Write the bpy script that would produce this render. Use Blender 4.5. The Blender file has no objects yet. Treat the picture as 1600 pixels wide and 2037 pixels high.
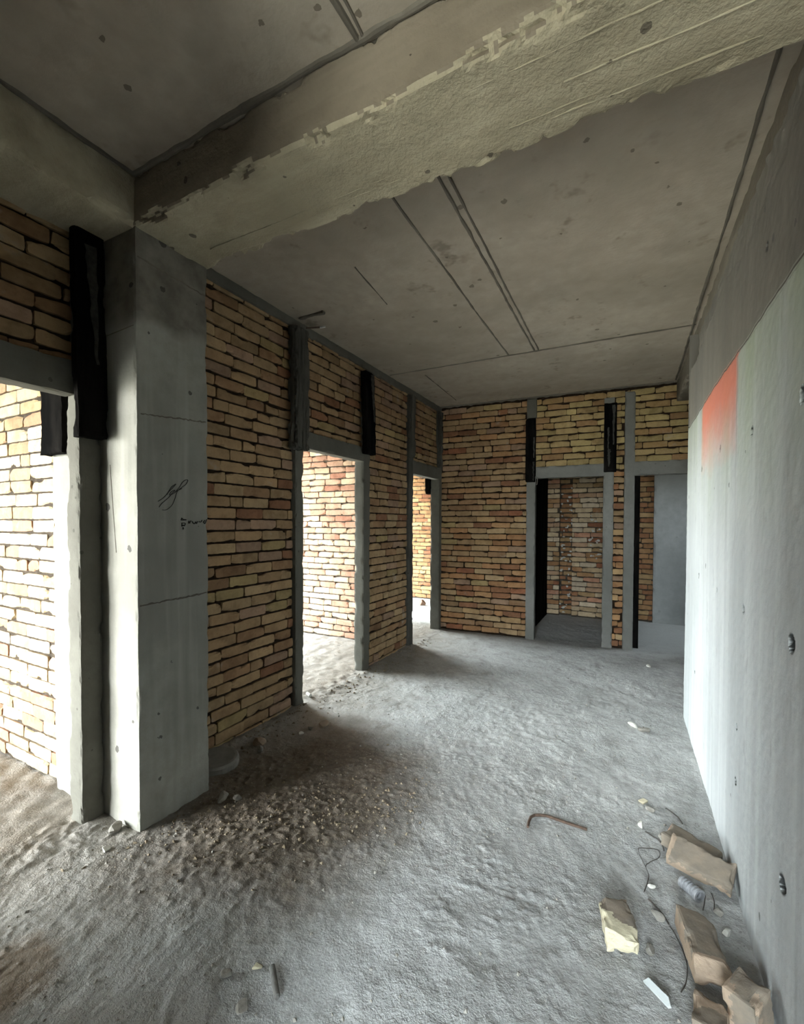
import bpy, math, random
import numpy as np
from mathutils import Vector, Matrix

scn = bpy.context.scene
COL = scn.collection
PI = math.pi
rnd = random.Random(7)

# ------------------------------------------------------------------ noise
def _hash(i, j, k, seed):
    h = (i.astype(np.int64) * 374761393 + j.astype(np.int64) * 668265263 + k.astype(np.int64) * 2147483647 + seed * 1274126177) & 0xFFFFFFFF
    h = ((h ^ (h >> 13)) * 1274126177) & 0xFFFFFFFF
    h = ((h ^ (h >> 16)) * 2246822519) & 0xFFFFFFFF
    h = h ^ (h >> 15)
    return (h & 0xFFFFFF) / float(0xFFFFFF)

def vn(p, seed=0):
    """smooth value noise in -1..1 at points p (N,3)"""
    f = np.floor(p); t = p - f; t = t * t * (3 - 2 * t)
    i, j, k = f[:, 0], f[:, 1], f[:, 2]
    r = 0
    for a in (0, 1):
        for b in (0, 1):
            for c in (0, 1):
                w = (t[:, 0] if a else 1 - t[:, 0]) * (t[:, 1] if b else 1 - t[:, 1]) * (t[:, 2] if c else 1 - t[:, 2])
                r = r + w * _hash(i + a, j + b, k + c, seed)
    return r * 2 - 1

def fbm(p, freq, oct=3, seed=0, gain=.5):
    s = 0; a = 1; n = 0
    for o in range(oct):
        s = s + a * vn(p * freq + 17.3 * o, seed + o); n += a
        a *= gain; freq *= 2.03
    return s / n

# ------------------------------------------------------------------ materials
KA = .74    # overall reflectance of the bare building materials
class NB:
    def __init__(self, name):
        self.m = bpy.data.materials.new(name); self.m.use_nodes = True
        self.nt = self.m.node_tree; self.nt.nodes.clear()
        self.out = self.n('ShaderNodeOutputMaterial'); self.b = self.n('ShaderNodeBsdfPrincipled')
        self.l(self.b.outputs[0], self.out.inputs[0])
        self.geo = self.n('ShaderNodeNewGeometry'); self.P = self.geo.outputs['Position']
    def n(self, t, **kw):
        x = self.nt.nodes.new(t)
        for k, v in kw.items(): setattr(x, k, v)
        return x
    def l(self, a, b): self.nt.links.new(a, b)
    def noise(self, scale, detail=4, rough=.55, vec=None, stretch=None):
        v = vec or self.P
        if stretch:
            mp = self.n('ShaderNodeMapping'); mp.inputs['Scale'].default_value = stretch; self.l(v, mp.inputs[0]); v = mp.outputs[0]
        x = self.n('ShaderNodeTexNoise'); x.inputs['Scale'].default_value = scale; x.inputs['Detail'].default_value = detail
        x.inputs['Roughness'].default_value = rough; self.l(v, x.inputs['Vector']); return x.outputs['Fac']
    def voro(self, scale, stretch=None, feature='F1'):
        v = self.P
        if stretch:
            mp = self.n('ShaderNodeMapping'); mp.inputs['Scale'].default_value = stretch; self.l(v, mp.inputs[0]); v = mp.outputs[0]
        x = self.n('ShaderNodeTexVoronoi'); x.inputs['Scale'].default_value = scale; x.feature = feature; self.l(v, x.inputs['Vector']); return x
    def ramp(self, fac, stops):
        r = self.n('ShaderNodeValToRGB'); self.l(fac, r.inputs[0]); e = r.color_ramp.elements
        while len(e) < len(stops): e.new(.5)
        for q, (pos, c) in zip(e, stops):
            q.position = pos; q.color = (*c, 1) if len(c) == 3 else c
        return r.outputs[0]
    def f(self, fac, a, b, lo=0., hi=1.):
        r = self.n('ShaderNodeMapRange'); r.clamp = True
        r.inputs[1].default_value = a; r.inputs[2].default_value = b; r.inputs[3].default_value = lo; r.inputs[4].default_value = hi
        self.l(fac, r.inputs[0]); return r.outputs[0]
    def math(self, op, a, b=0.):
        x = self.n('ShaderNodeMath', operation=op)
        for s, v in ((0, a), (1, b)):
            if isinstance(v, (int, float)): x.inputs[s].default_value = v
            else: self.l(v, x.inputs[s])
        return x.outputs[0]
    def mix(self, fac, a, b, mode='MIX'):
        x = self.n('ShaderNodeMix', data_type='RGBA', blend_type=mode)
        if isinstance(fac, (int, float)): x.inputs[0].default_value = fac
        else: self.l(fac, x.inputs[0])
        for s, v in ((6, a), (7, b)):
            if isinstance(v, tuple): x.inputs[s].default_value = (*v, 1)
            else: self.l(v, x.inputs[s])
        return x.outputs[2]
    def xyz(self):
        s = self.n('ShaderNodeSeparateXYZ'); self.l(self.P, s.inputs[0]); return s.outputs
    def done(self, col, bump=None, strength=.3, dist=.01, rough=.9, spec=.2):
        if not isinstance(col, tuple): col = self.mix(1., col, (KA, KA, KA), 'MULTIPLY')
        if isinstance(col, tuple): self.b.inputs['Base Color'].default_value = (*col, 1)
        else: self.l(col, self.b.inputs['Base Color'])
        if isinstance(rough, float): self.b.inputs['Roughness'].default_value = rough
        else: self.l(rough, self.b.inputs['Roughness'])
        self.b.inputs['Specular IOR Level'].default_value = spec
        if bump is not None:
            bp = self.n('ShaderNodeBump'); bp.inputs['Strength'].default_value = strength; bp.inputs['Distance'].default_value = dist
            self.l(bump, bp.inputs['Height']); self.l(bp.outputs[0], self.b.inputs['Normal'])
        return self.m

def concrete(name, base, dark, light, streak=None, pits=.5, bump=.35, pitcol=(.045, .042, .038), scale=1., pitscale=9., upper=None, smudge=False):
    b = NB(name)
    big = b.noise(1.3 * scale, 3, .6); fine = b.noise(14 * scale, 4, .65)
    c = b.ramp(big, [(.3, dark), (.5, base), (.7, light)])
    c = b.mix(b.f(fine, .3, .75, 0, .55), c, tuple(x * .72 for x in base))
    if streak:
        s = b.noise(5., 4, .6, stretch=streak)
        c = b.mix(b.f(s, .48, .66, 0, .8), c, light)
        s2 = b.noise(8., 3, .6, stretch=streak)
        c = b.mix(b.f(s2, .55, .75, 0, .6), c, dark)
    if upper:  # browner upper pour, its tint also standing in for shade under the beam
        zz = b.math('ADD', b.xyz()[2], b.f(b.noise(4, 3), 0, 1, -.09, .09))
        c = b.mix(b.f(zz, upper[0], upper[0] + .06, 0, .85), c, b.ramp(b.noise(9, 4, .6), [(.35, upper[1]), (.7, upper[2])]))
    if smudge:
        sm_ = b.noise(5.5, 3, .7); c = b.mix(b.math('MULTIPLY', b.f(sm_, .60, .70, 0, .55), b.f(b.noise(1.7, 2), .42, .6)), c, pitcol)
        c = b.mix(b.f(b.noise(2.4, 3, .6), .52, .75, 0, .5), c, tuple(q * .72 for q in dark))
    # small blow holes and scabs
    v = b.voro(pitscale); sp = b.noise(2.5, 2)
    thr = b.f(sp, .42, .75, .02, .17)
    dst = b.math('ADD', v.outputs['Distance'], b.f(b.noise(30, 3), 0, 1, -.12, .12))
    pit = b.math('LESS_THAN', dst, thr)
    pit = b.math('MULTIPLY', pit, pits)
    c = b.mix(pit, c, pitcol)
    h = b.math('ADD', b.f(fine, 0, 1), b.math('MULTIPLY', pit, -.8))
    h = b.math('ADD', h, b.math('MULTIPLY', b.noise(60 * scale, 2, .7), .5))
    return b.done(c, h, bump, .008, .88, .25)

M = {}
M['column'] = concrete('column_concrete', (.34, .335, .295), (.235, .23, .2), (.46, .455, .41), streak=(1, 1, .06), pits=.75, pitscale=7, upper=(2.36, (.13, .115, .09), (.27, .25, .21)))
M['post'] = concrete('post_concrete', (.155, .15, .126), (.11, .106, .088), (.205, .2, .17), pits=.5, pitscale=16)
M['ceiling'] = concrete('ceiling_concrete', (.50, .43, .345), (.39, .335, .262), (.58, .51, .415), pits=.8, bump=.25, scale=.9, pitscale=6.5, pitcol=(.16, .13, .095), smudge=True)
M['beam'] = concrete('beam_concrete', (.49, .43, .30), (.35, .305, .21), (.60, .535, .385), streak=(.12, 1, 1), pits=.85, bump=1., pitscale=8, pitcol=(.14, .12, .09))
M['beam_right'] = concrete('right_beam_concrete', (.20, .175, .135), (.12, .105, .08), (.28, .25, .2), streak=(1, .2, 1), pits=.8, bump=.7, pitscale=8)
M['beam_side_shade'] = concrete('beam_side_shade_concrete', (.27, .225, .165), (.18, .15, .11), (.34, .29, .22), streak=(.12, 1, 1), pits=.9, bump=.5, pitscale=8, pitcol=(.07, .055, .04))
M['rough'] = concrete('rough_concrete', (.085, .082, .07), (.022, .021, .018), (.15, .145, .122), streak=(2.2, 2.2, .10), pits=.8, bump=.9, pitscale=14)
M['fin'] = concrete('seam_concrete', (.17, .15, .12), (.10, .09, .07), (.26, .235, .19), pits=.3, pitscale=20)
M['postback'] = concrete('back_post_concrete', (.25, .25, .228), (.19, .19, .17), (.31, .31, .285), pits=.3, bump=.3, pitscale=16)
M['plaster'] = concrete('smooth_grey_concrete', (.33, .34, .335), (.27, .28, .275), (.38, .39, .385), pits=.2, bump=.15, pitscale=5)

def right_wall_mat():
    b = NB('right_wall_concrete')
    x, y, z = b.xyz()
    big = b.noise(1.1, 4, .6)
    c = b.ramp(big, [(.3, (.36, .375, .37)), (.55, (.43, .445, .445)), (.75, (.48, .495, .495))])
    s = b.noise(6., 4, .6, stretch=(1, 1, .05)); c = b.mix(b.f(s, .5, .72, 0, .75), c, (.56, .575, .575))
    s2 = b.noise(9., 4, .6, stretch=(1, 1, .04)); c = b.mix(b.f(s2, .54, .75, 0, .55), c, (.27, .285, .275))
    fl = b.noise(16, 5, .65, stretch=(1, 1, .35)); c = b.mix(b.f(fl, .6, .72, 0, .5), c, (.25, .255, .245))
    # upper lift painted darker and browner, in place of the weaker light there
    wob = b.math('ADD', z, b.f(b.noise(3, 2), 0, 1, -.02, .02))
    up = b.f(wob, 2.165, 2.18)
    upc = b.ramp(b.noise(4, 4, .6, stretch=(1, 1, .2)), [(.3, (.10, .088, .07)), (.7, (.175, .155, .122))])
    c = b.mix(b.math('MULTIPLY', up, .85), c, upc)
    # greenish tint under the lift joint, a cast of outdoor light painted in
    g = b.math('MULTIPLY', b.f(b.noise(5, 3, .5, stretch=(1, 1, .1)), .35, .65, .1, .85), b.f(z, 1.35, 2.1))
    c = b.mix(b.math('MULTIPLY', g, b.math('SUBTRACT', 1., up)), c, (.33, .38, .27))
    # sprayed red paint: one formwork board wide, fading out below
    ys = b.math('MULTIPLY', b.f(y, 2.24, 2.30), b.f(y, 3.24, 3.17))
    zs = b.f(b.math('ADD', z, b.f(b.noise(7, 3), 0, 1, -.1, .1)), 1.72, 2.05)
    red = b.math('MULTIPLY', b.math('MULTIPLY', ys, zs), b.math('SUBTRACT', 1., up))
    c = b.mix(b.math('MULTIPLY', red, .88), c, (.62, .17, .105))
    # lift joint line
    ln = b.math('LESS_THAN', b.math('ABSOLUTE', b.math('SUBTRACT', wob, 2.168)), .004)
    c = b.mix(ln, c, (.09, .085, .07))
    vl = b.math('MULTIPLY', b.math('LESS_THAN', b.math('ABSOLUTE', b.math('SUBTRACT', y, 2.27)), .006), b.f(z, 1.2, 2.0, 0, .55))
    c = b.mix(vl, c, (.2, .2, .175))
    v = b.voro(7, stretch=(1, 1, .7)); pit = b.math('LESS_THAN', b.math('ADD', v.outputs['Distance'], b.f(b.noise(40, 3), 0, 1, -.08, .08)), b.f(b.noise(2, 2), .4, .7, .0, .12))
    c = b.mix(b.math('MULTIPLY', pit, .8), c, (.1, .1, .095))
    at = b.n('ShaderNodeAttribute', attribute_name='Col')
    c = b.mix(1., c, at.outputs['Color'], 'MULTIPLY')
    h = b.math('ADD', b.noise(20, 4, .7), b.math('MULTIPLY', pit, -.8))
    return b.done(c, h, .3, .006, .8, .3)
M['rwall'] = right_wall_mat()

def brick_mat():
    b = NB('tan_brick')
    at = b.n('ShaderNodeAttribute', attribute_name='Col')
    c = at.outputs['Color']
    n1 = b.noise(11, 3, .6); n2 = b.noise(55, 3, .7)
    c = b.mix(b.f(n1, .38, .72, 0, .55), c, b.mix(1., c, (1.25, 1.22, 1.15), 'MULTIPLY'))
    c = b.mix(b.f(n1, .55, .3, 0, .5), c, b.mix(1., c, (.68, .60, .52), 'MULTIPLY'))
    c = b.mix(b.f(n2, .55, .8, 0, .5), c, b.mix(1., c, (.6, .52, .45), 'MULTIPLY'))
    # pale mortar smears
    c = b.mix(b.f(b.noise(4.5, 3, .7), .64, .72, 0, .45), c, (.42, .39, .34))
    return b.done(c, b.math('ADD', b.noise(40, 3, .7), b.math('MULTIPLY', n1, .8)), .45, .006, .92, .15)
M['brick'] = brick_mat()
def mortar_mat():
    b = NB('dark_mortar')
    c = b.ramp(b.noise(18, 5, .6), [(.3, (.020, .012, .008)), (.6, (.036, .023, .014)), (.82, (.09, .07, .05))])
    return b.done(c, b.noise(70, 5, .7), .7, .01, .95, .1)
M['mortar'] = mortar_mat()
def mortar_light():
    b = NB('grey_mortar')
    c = b.ramp(b.noise(18, 5, .6), [(.3, (.05, .04, .03)), (.6, (.10, .08, .06)), (.8, (.2, .18, .15))])
    return b.done(c, b.noise(70, 5, .7), .7, .01, .95, .1)
M['mortar_light'] = mortar_light()

def floor_mat():
    b = NB('rough_cement_floor')
    x, y, z = b.xyz()
    big = b.noise(1.4, 3, .6); mid = b.noise(6, 4, .65); fine = b.noise(38, 4, .7)
    c = b.ramp(big, [(.3, (.40, .40, .39)), (.5, (.48, .48, .47)), (.7, (.55, .55, .54))])
    c = b.mix(b.f(mid, .4, .7, 0, .6), c, (.50, .50, .48))
    c = b.mix(b.f(mid, .5, .28, 0, .6), c, (.24, .23, .21))
    c = b.mix(b.f(fine, .52, .8, 0, .6), c, (.22, .21, .19))
    # brown brick dust and soil by the left wall, darkened for the cast shadows
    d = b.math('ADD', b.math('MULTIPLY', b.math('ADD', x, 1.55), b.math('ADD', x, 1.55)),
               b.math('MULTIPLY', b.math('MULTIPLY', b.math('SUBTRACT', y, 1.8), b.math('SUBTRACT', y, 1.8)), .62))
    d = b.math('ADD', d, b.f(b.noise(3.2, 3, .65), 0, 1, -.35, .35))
    soil_shade = b.f(d, .62, .15, 0, .88)
    c = b.mix(soil_shade, c, b.ramp(b.noise(22, 3, .7), [(.3, (.085, .063, .042)), (.55, (.15, .115, .08)), (.78, (.27, .22, .16))]))
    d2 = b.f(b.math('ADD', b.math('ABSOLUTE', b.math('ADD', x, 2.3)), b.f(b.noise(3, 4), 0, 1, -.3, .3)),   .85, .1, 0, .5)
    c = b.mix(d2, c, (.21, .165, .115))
    d3 = b.math('ADD', b.math('POWER', b.math('ADD', x, 1.74), 2.), b.math('POWER', b.math('SUBTRACT', y, .63), 2.))
    c = b.mix(b.f(b.math('ADD', d3, b.f(b.noise(14, 3), 0, 1, -.02, .02)), .03, .008, 0, .8), c, (.20, .145, .095))
    c = b.mix(b.f(b.math('ADD', x, b.f(b.noise(4, 3), 0, 1, -.08, .08)), -2.28, -2.4, 0, .5), c, b.ramp(b.noise(9, 4, .65), [(.3, (.21, .165, .12)), (.7, (.38, .33, .27))]))
    # rusty crumbs and smoother niche screed, painted paler to make up for dim light
    c = b.mix(b.f(y, 5.55, 5.9, 0, .75), c, (.42, .43, .42))
    c = b.mix(b.math('MULTIPLY', b.f(y, 5.75, 5.95, 0, .8), b.math('LESS_THAN', x, -.05)), c, (.75, .76, .75))
    c = b.mix(b.f(b.noise(85, 3, .7), .6, .72, 0, .6), c, (.58, .575, .55))
    c = b.mix(b.f(b.noise(95, 3, .7), .60, .70, 0, .6), c, (.12, .115, .105))
    h = b.math('ADD', b.math('MULTIPLY', fine, .9), b.math('ADD', mid, b.math('MULTIPLY', b.noise(130, 2, .7), .4)))
    h = b.math('MULTIPLY', h, b.f(b.noise(2.1, 3), .35, .65, .35, 1.3))
    return b.done(c, h, .7, .012, .93, .2)
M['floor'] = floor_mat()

def tar_mat():
    b = NB('black_bitumen')
    n = b.noise(6, 5, .65, stretch=(1, 1, .25))
    c = b.ramp(n, [(.45, (.004, .004, .004)), (.62, (.012, .011, .010)), (.74, (.025, .024, .022))])
    return b.done(c, b.noise(25, 3, .6), .4, .01, 1., .02)
M['tar'] = tar_mat()
def simple(name, c1, c2, scale=20, rough=.85, bump=.4, metal=0., spec=.2):
    b = NB(name)
    c = b.mix(b.f(b.noise(scale, 5, .65), .35, .65), c1, c2)
    b.b.inputs['Metallic'].default_value = metal
    return b.done(c, b.noise(scale * 3, 4, .7), bump, .004, rough, spec)
M['splash'] = simple('mortar_splash', (.075, .073, .064), (.03, .03, .027), 30)
M['cream'] = simple('cream_brick', (.66, .60, .43), (.55, .49, .35), 25)
M['dustbrick'] = simple('dusty_brick', (.29, .235, .18), (.21, .18, .145), 14)
M['redbrick'] = simple('red_brick', (.40, .23, .16), (.33, .21, .15), 18)
M['pinkbrick'] = simple('pinkish_tan_brick', (.44, .33, .24), (.33, .255, .19), 18)
M['rust'] = simple('rusty_steel', (.09, .06, .045), (.15, .10, .075), 60, .75, .5, .3)
M['steel'] = simple('dull_grey_steel', (.20, .195, .18), (.13, .125, .115), 50, .5, .3, .3)
M['wire'] = simple('dark_wire', (.05, .045, .042), (.09, .075, .065), 80, .6)
M['plastic'] = simple('grey_plastic', (.40, .40, .42), (.24, .245, .26), 40, .35, .1, 0, .5)
M['tile'] = simple('white_glazed_tile', (.66, .70, .69), (.58, .62, .61), 10, .3, .05, 0, .5)
M['stone'] = simple('grey_stone', (.38, .36, .32), (.25, .23, .20), 30)
M['soilstone'] = simple('brown_crumbs', (.33, .27, .19), (.19, .15, .10), 30)
M['white'] = simple('white_plaster_lump', (.75, .74, .68), (.6, .58, .52), 30)
M['discmat'] = simple('grey_cement_disc', (.28, .265, .235), (.2, .19, .165), 12)
M['ink'] = simple('black_ink', (.02, .02, .018), (.035, .033, .03), 90)
M['metalwhite'] = simple('bright_metal_tip', (.75, .74, .72), (.6, .6, .58), 40, .35, .1, .6)

# ------------------------------------------------------------------ object helpers
def link(o, parent=None):
    COL.objects.link(o)
    if parent: o.parent = parent
    return o
def tag(o, label=None, cat=None, group=None, kind=None):
    if label: o['label'] = label
    if cat: o['category'] = cat
    if group: o['group'] = group
    if kind: o['kind'] = kind
    return o
def empty(name, loc=(0, 0, 0), rz=0.):
    o = bpy.data.objects.new(name, None); o.location = loc; o.rotation_euler = (0, 0, rz); o.empty_display_size = .1
    return link(o)
class Acc:
    """collects geometry for one mesh"""
    def __init__(self): self.v = []; self.f = []; self.m = []; self.c = []; self.n = 0
    def add(self, V, Fc, mat=0, col=(1, 1, 1)):
        V = np.asarray(V, float).reshape(-1, 3)
        self.v.append(V)
        c = np.asarray(col, float)
        self.c.append(np.tile(c, (len(V), 1)) if c.ndim == 1 else c)
        for q in Fc: self.f.append(tuple(int(i) + self.n for i in q)); self.m.append(mat)
        self.n += len(V)
    def box(self, lo, hi, mat=0, col=(1, 1, 1)):
        x0, y0, z0 = lo; x1, y1, z1 = hi
        V = [(x0, y0, z0), (x1, y0, z0), (x1, y1, z0), (x0, y1, z0), (x0, y0, z1), (x1, y0, z1), (x1, y1, z1), (x0, y1, z1)]
        self.add(V, [(0, 3, 2, 1), (4, 5, 6, 7), (0, 1, 5, 4), (1, 2, 6, 5), (2, 3, 7, 6), (3, 0, 4, 7)], mat, col)
    def grid(self, P, mat=0, col=(1, 1, 1), flip=False):
        """P (nv,nu,3)"""
        nv, nu = P.shape[:2]
        idx = np.arange(nv * nu).reshape(nv, nu)
        q = np.stack([idx[:-1, :-1], idx[:-1, 1:], idx[1:, 1:], idx[1:, :-1]], -1).reshape(-1, 4)
        if flip: q = q[:, ::-1]
        self.add(P.reshape(-1, 3), q.tolist(), mat, col)
    def tube(self, pts, r, n=8, mat=0, col=(1, 1, 1), cap=True):
        pts = [Vector(p) for p in pts]; V = []; Fc = []
        rs = r if isinstance(r, (list, tuple)) else [r] * len(pts)
        for i, p in enumerate(pts):
            d = (pts[min(i + 1, len(pts) - 1)] - pts[max(i - 1, 0)]).normalized()
            a = d.orthogonal().normalized() if i == 0 else (a - d * a.dot(d)).normalized()
            b = d.cross(a)
            for k in range(n):
                t = 2 * PI * k / n; V.append(p + (a * math.cos(t) + b * math.sin(t)) * rs[i])
        for i in range(len(pts) - 1):
            for k in range(n):
                Fc.append((i * n + k, i * n + (k + 1) % n, (i + 1) * n + (k + 1) % n, (i + 1) * n + k))
        if cap: Fc.append(tuple(range(n))[::-1]); Fc.append(tuple((len(pts) - 1) * n + k for k in range(n)))
        self.add([tuple(v) for v in V], Fc, mat, col)
    def build(self, name, mats, parent=None, smooth=False, matrix=None):
        me = bpy.data.meshes.new(name)
        V = np.concatenate(self.v)
        if matrix is not None: V = V @ np.array(matrix.to_3x3()).T + np.array(matrix.translation)
        me.from_pydata(V.tolist(), [], self.f)
        if not isinstance(mats, (list, tuple)): mats = [mats]
        for m in mats: me.materials.append(m)
        me.polygons.foreach_set('material_index', self.m)
        at = me.color_attributes.new('Col', 'FLOAT_COLOR', 'POINT')
        C = np.concatenate(self.c); C = np.concatenate([C, np.ones((len(C), 1))], 1)
        at.data.foreach_set('color', C.astype(np.float32).ravel())
        if smooth: me.polygons.foreach_set('use_smooth', [True] * len(me.polygons))
        me.update()
        return link(bpy.data.objects.new(name, me), parent)

def rough_box(lo, hi, res=.03, amp=.002, edge=.004, seed=1, freq=9., twist=None, acc=None, mat=0, big=0., grain=0.):
    """a box whose faces are finely divided and worn: noise on the faces, chips along the arrises"""
    a = acc or Acc()
    lo = np.array(lo, float); hi = np.array(hi, float); L = hi - lo
    for ax in range(3):
        u, v = (ax + 1) % 3, (ax + 2) % 3
        nu = max(2, min(400, int(L[u] / res) + 2)); nv = max(2, min(400, int(L[v] / res) + 2))
        for side in (0, 1):
            G = np.zeros((nv, nu, 3))
            G[..., u] = np.linspace(lo[u], hi[u], nu)[None, :]; G[..., v] = np.linspace(lo[v], hi[v], nv)[:, None]
            G[..., ax] = hi[ax] if side else lo[ax]
            P = G.reshape(-1, 3)
            D = np.stack([fbm(P, freq, 3, seed + 10 * k) for k in range(3)], -1) * amp
            if big: D = D + np.stack([fbm(P, 1.7, 2, seed + 50 + k) for k in range(3)], -1) * big
            if grain:
                gn = fbm(P * np.array((1, 1, .07)), 55, 3, seed + 90); gs = np.zeros_like(P); gs[:, ax] = 1 if side else -1
                D = D + gs * (np.minimum(gn, .15) * grain)[:, None]
            dl = np.minimum(P - lo, hi - P)
            srt = np.sort(dl, 1); e = srt[:, 1]      # distance to the nearest arris
            chip = np.clip(fbm(P, 14, 3, seed + 77) * 1.6 + .1, 0, 1) * np.exp(-(e / (.012 + edge)) ** 2) * edge * 2.2
            base = np.exp(-(e / .006) ** 2) * edge * .35
            cen = (lo + hi) / 2
            W = np.where(dl < np.maximum(.02, edge * 3), np.sign(cen - P), 0)
            P = P + D + W * (chip + base)[:, None]
            if twist is not None: P = twist(P)
            a.grid(P.reshape(nv, nu, 3), mat, flip=not side)
    return a

def panel(origin, U, V, N, ul, vl, res, hf, colf=None, acc=None, mat=0):
    """a height-field sheet: origin + u*U + v*V + h(u,v)*N"""
    a = acc or Acc()
    nu = int(ul / res) + 2; nv = int(vl / res) + 2
    uu, vv = np.meshgrid(np.linspace(0, ul, nu), np.linspace(0, vl, nv))
    h = hf(uu.ravel(), vv.ravel()).reshape(nv, nu)
    O, U, V, N = (np.array(q, float) for q in (origin, U, V, N))
    P = O + uu[..., None] * U + vv[..., None] * V + h[..., None] * N
    col = (1, 1, 1) if colf is None else colf(uu.ravel(), vv.ravel())
    flip = np.dot(np.cross(U, V), N) < 0
    a.grid(P, mat, col, flip)
    return a

# ------------------------------------------------------------------ brickwork
PITCH = .0757; BL = .24
PAL_TAN = [((0.386, 0.265, 0.147), 5), ((0.412, 0.294, 0.168), 4), ((0.353, 0.235, 0.130), 4), ((0.319, 0.197, 0.109), 3), ((0.277, 0.143, 0.080), 1.1), ((0.395, 0.298, 0.147), 1.2), ((0.344, 0.231, 0.155), 2.)]
PAL_RED = [((0.421, 0.249, 0.125), 4), ((0.387, 0.215, 0.107), 4), ((0.327, 0.163, 0.086), 2.2), ((0.439, 0.297, 0.155), 3), ((0.301, 0.133, 0.073), .8)]
PAL_PALE = [((.60, .47, .31), 4), ((.55, .41, .25), 3), ((.63, .52, .38), 3), ((.50, .33, .21), 2), ((.52, .28, .18), 1.2)]
PAL_PINK = [((.56, .40, .28), 4), ((.52, .33, .235), 3), ((.58, .44, .32), 3), ((.50, .28, .195), 2), ((.44, .22, .15), 1)]
PAL_YEL = [((0.420, 0.311, 0.155), 5), ((0.454, 0.353, 0.168), 4), ((0.378, 0.252, 0.118), 2), ((0.336, 0.210, 0.105), 1.2)]
def pick(pal, r):
    t = r.random() * sum(w for _, w in pal)
    for c, w in pal:
        t -= w
        if t <= 0: return c
    return pal[0][0]

def bricks(acc, O, U, N, rects, seed, pal=PAL_TAN, z0=.02, joint=.0125, recess=.017, core=.08, chip=.45, pal_fn=None, pitch=PITCH, ragged_top=False):
    """running-bond bricks with raked joints filling rects (u0,u1,za,zb) of a wall plane; material 0 = brick, 1 = mortar"""
    O, U, N = (np.array(q, float) for q in (O, U, N)); Zv = np.array((0, 0, 1.))
    r = random.Random(seed); rs = np.random.RandomState(seed)
    hand = np.dot(np.cross(U, Zv), N) > 0
    for (u0, u1, za, zb) in rects:
        # backing of dark mortar, slightly uneven
        P = []
        nu = max(2, int((u1 - u0) / .03) + 2); nv = max(2, int((zb - za) / .025) + 2)
        uu, zz = np.meshgrid(np.linspace(u0, u1, nu), np.linspace(za, zb, nv))
        G = O + uu[..., None] * U + zz[..., None] * Zv
        d = -recess + fbm(G.reshape(-1, 3), 30, 2, seed) * .005
        G = G + d.reshape(nv, nu)[..., None] * N
        acc.grid(G, 1, flip=not hand)
        # closed back and rims
        c = [O + a * U + b * Zv + e * N for e in (-recess, -core) for a, b in ((u0, za), (u1, za), (u1, zb), (u0, zb))]
        Fq = [(7, 6, 5, 4), (0, 4, 5, 1), (1, 5, 6, 2), (2, 6, 7, 3), (3, 7, 4, 0)]
        acc.add(c, Fq if hand else [q[::-1] for q in Fq], 1)
        k0 = int(math.floor((za - z0) / pitch)); k1 = int(math.ceil((zb - z0) / pitch))
        for k in range(k0, k1):
            rr = random.Random(seed * 1009 + k)
            bz0 = z0 + k * pitch + joint * .5 + rr.uniform(-.002, .002); bz1 = z0 + (k + 1) * pitch - joint * .5 + rr.uniform(-.002, .002)
            a0, a1 = max(bz0, za + .003), min(bz1, zb - .003)
            if a1 - a0 < .022: continue
            u = -5 * BL + (BL / 2 if k % 2 else 0) + rr.uniform(-.035, .035)
            row = []
            while u < u1 + BL:
                L = BL if rr.random() > .10 else BL * rr.choice((.5, .5, .75))
                L += rr.uniform(-.012, .012)
                row.append((u, u + L)); u += L
            for (b0, b1) in row:
                g = rr.uniform(.12, .75) * joint * (2.2 if rr.random() < .12 else 1)
                e0, e1 = max(b0, u0 + .002), min(b1 - g, u1 - .002)
                if e1 - e0 < .025: continue
                one_brick(acc, O, U, Zv, N, e0, e1, a0, a1, rr, rs, (pal_fn(.5 * (e0 + e1), .5 * (a0 + a1), rr) if pal_fn else pick(pal, rr)), recess, chip, hand)

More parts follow.
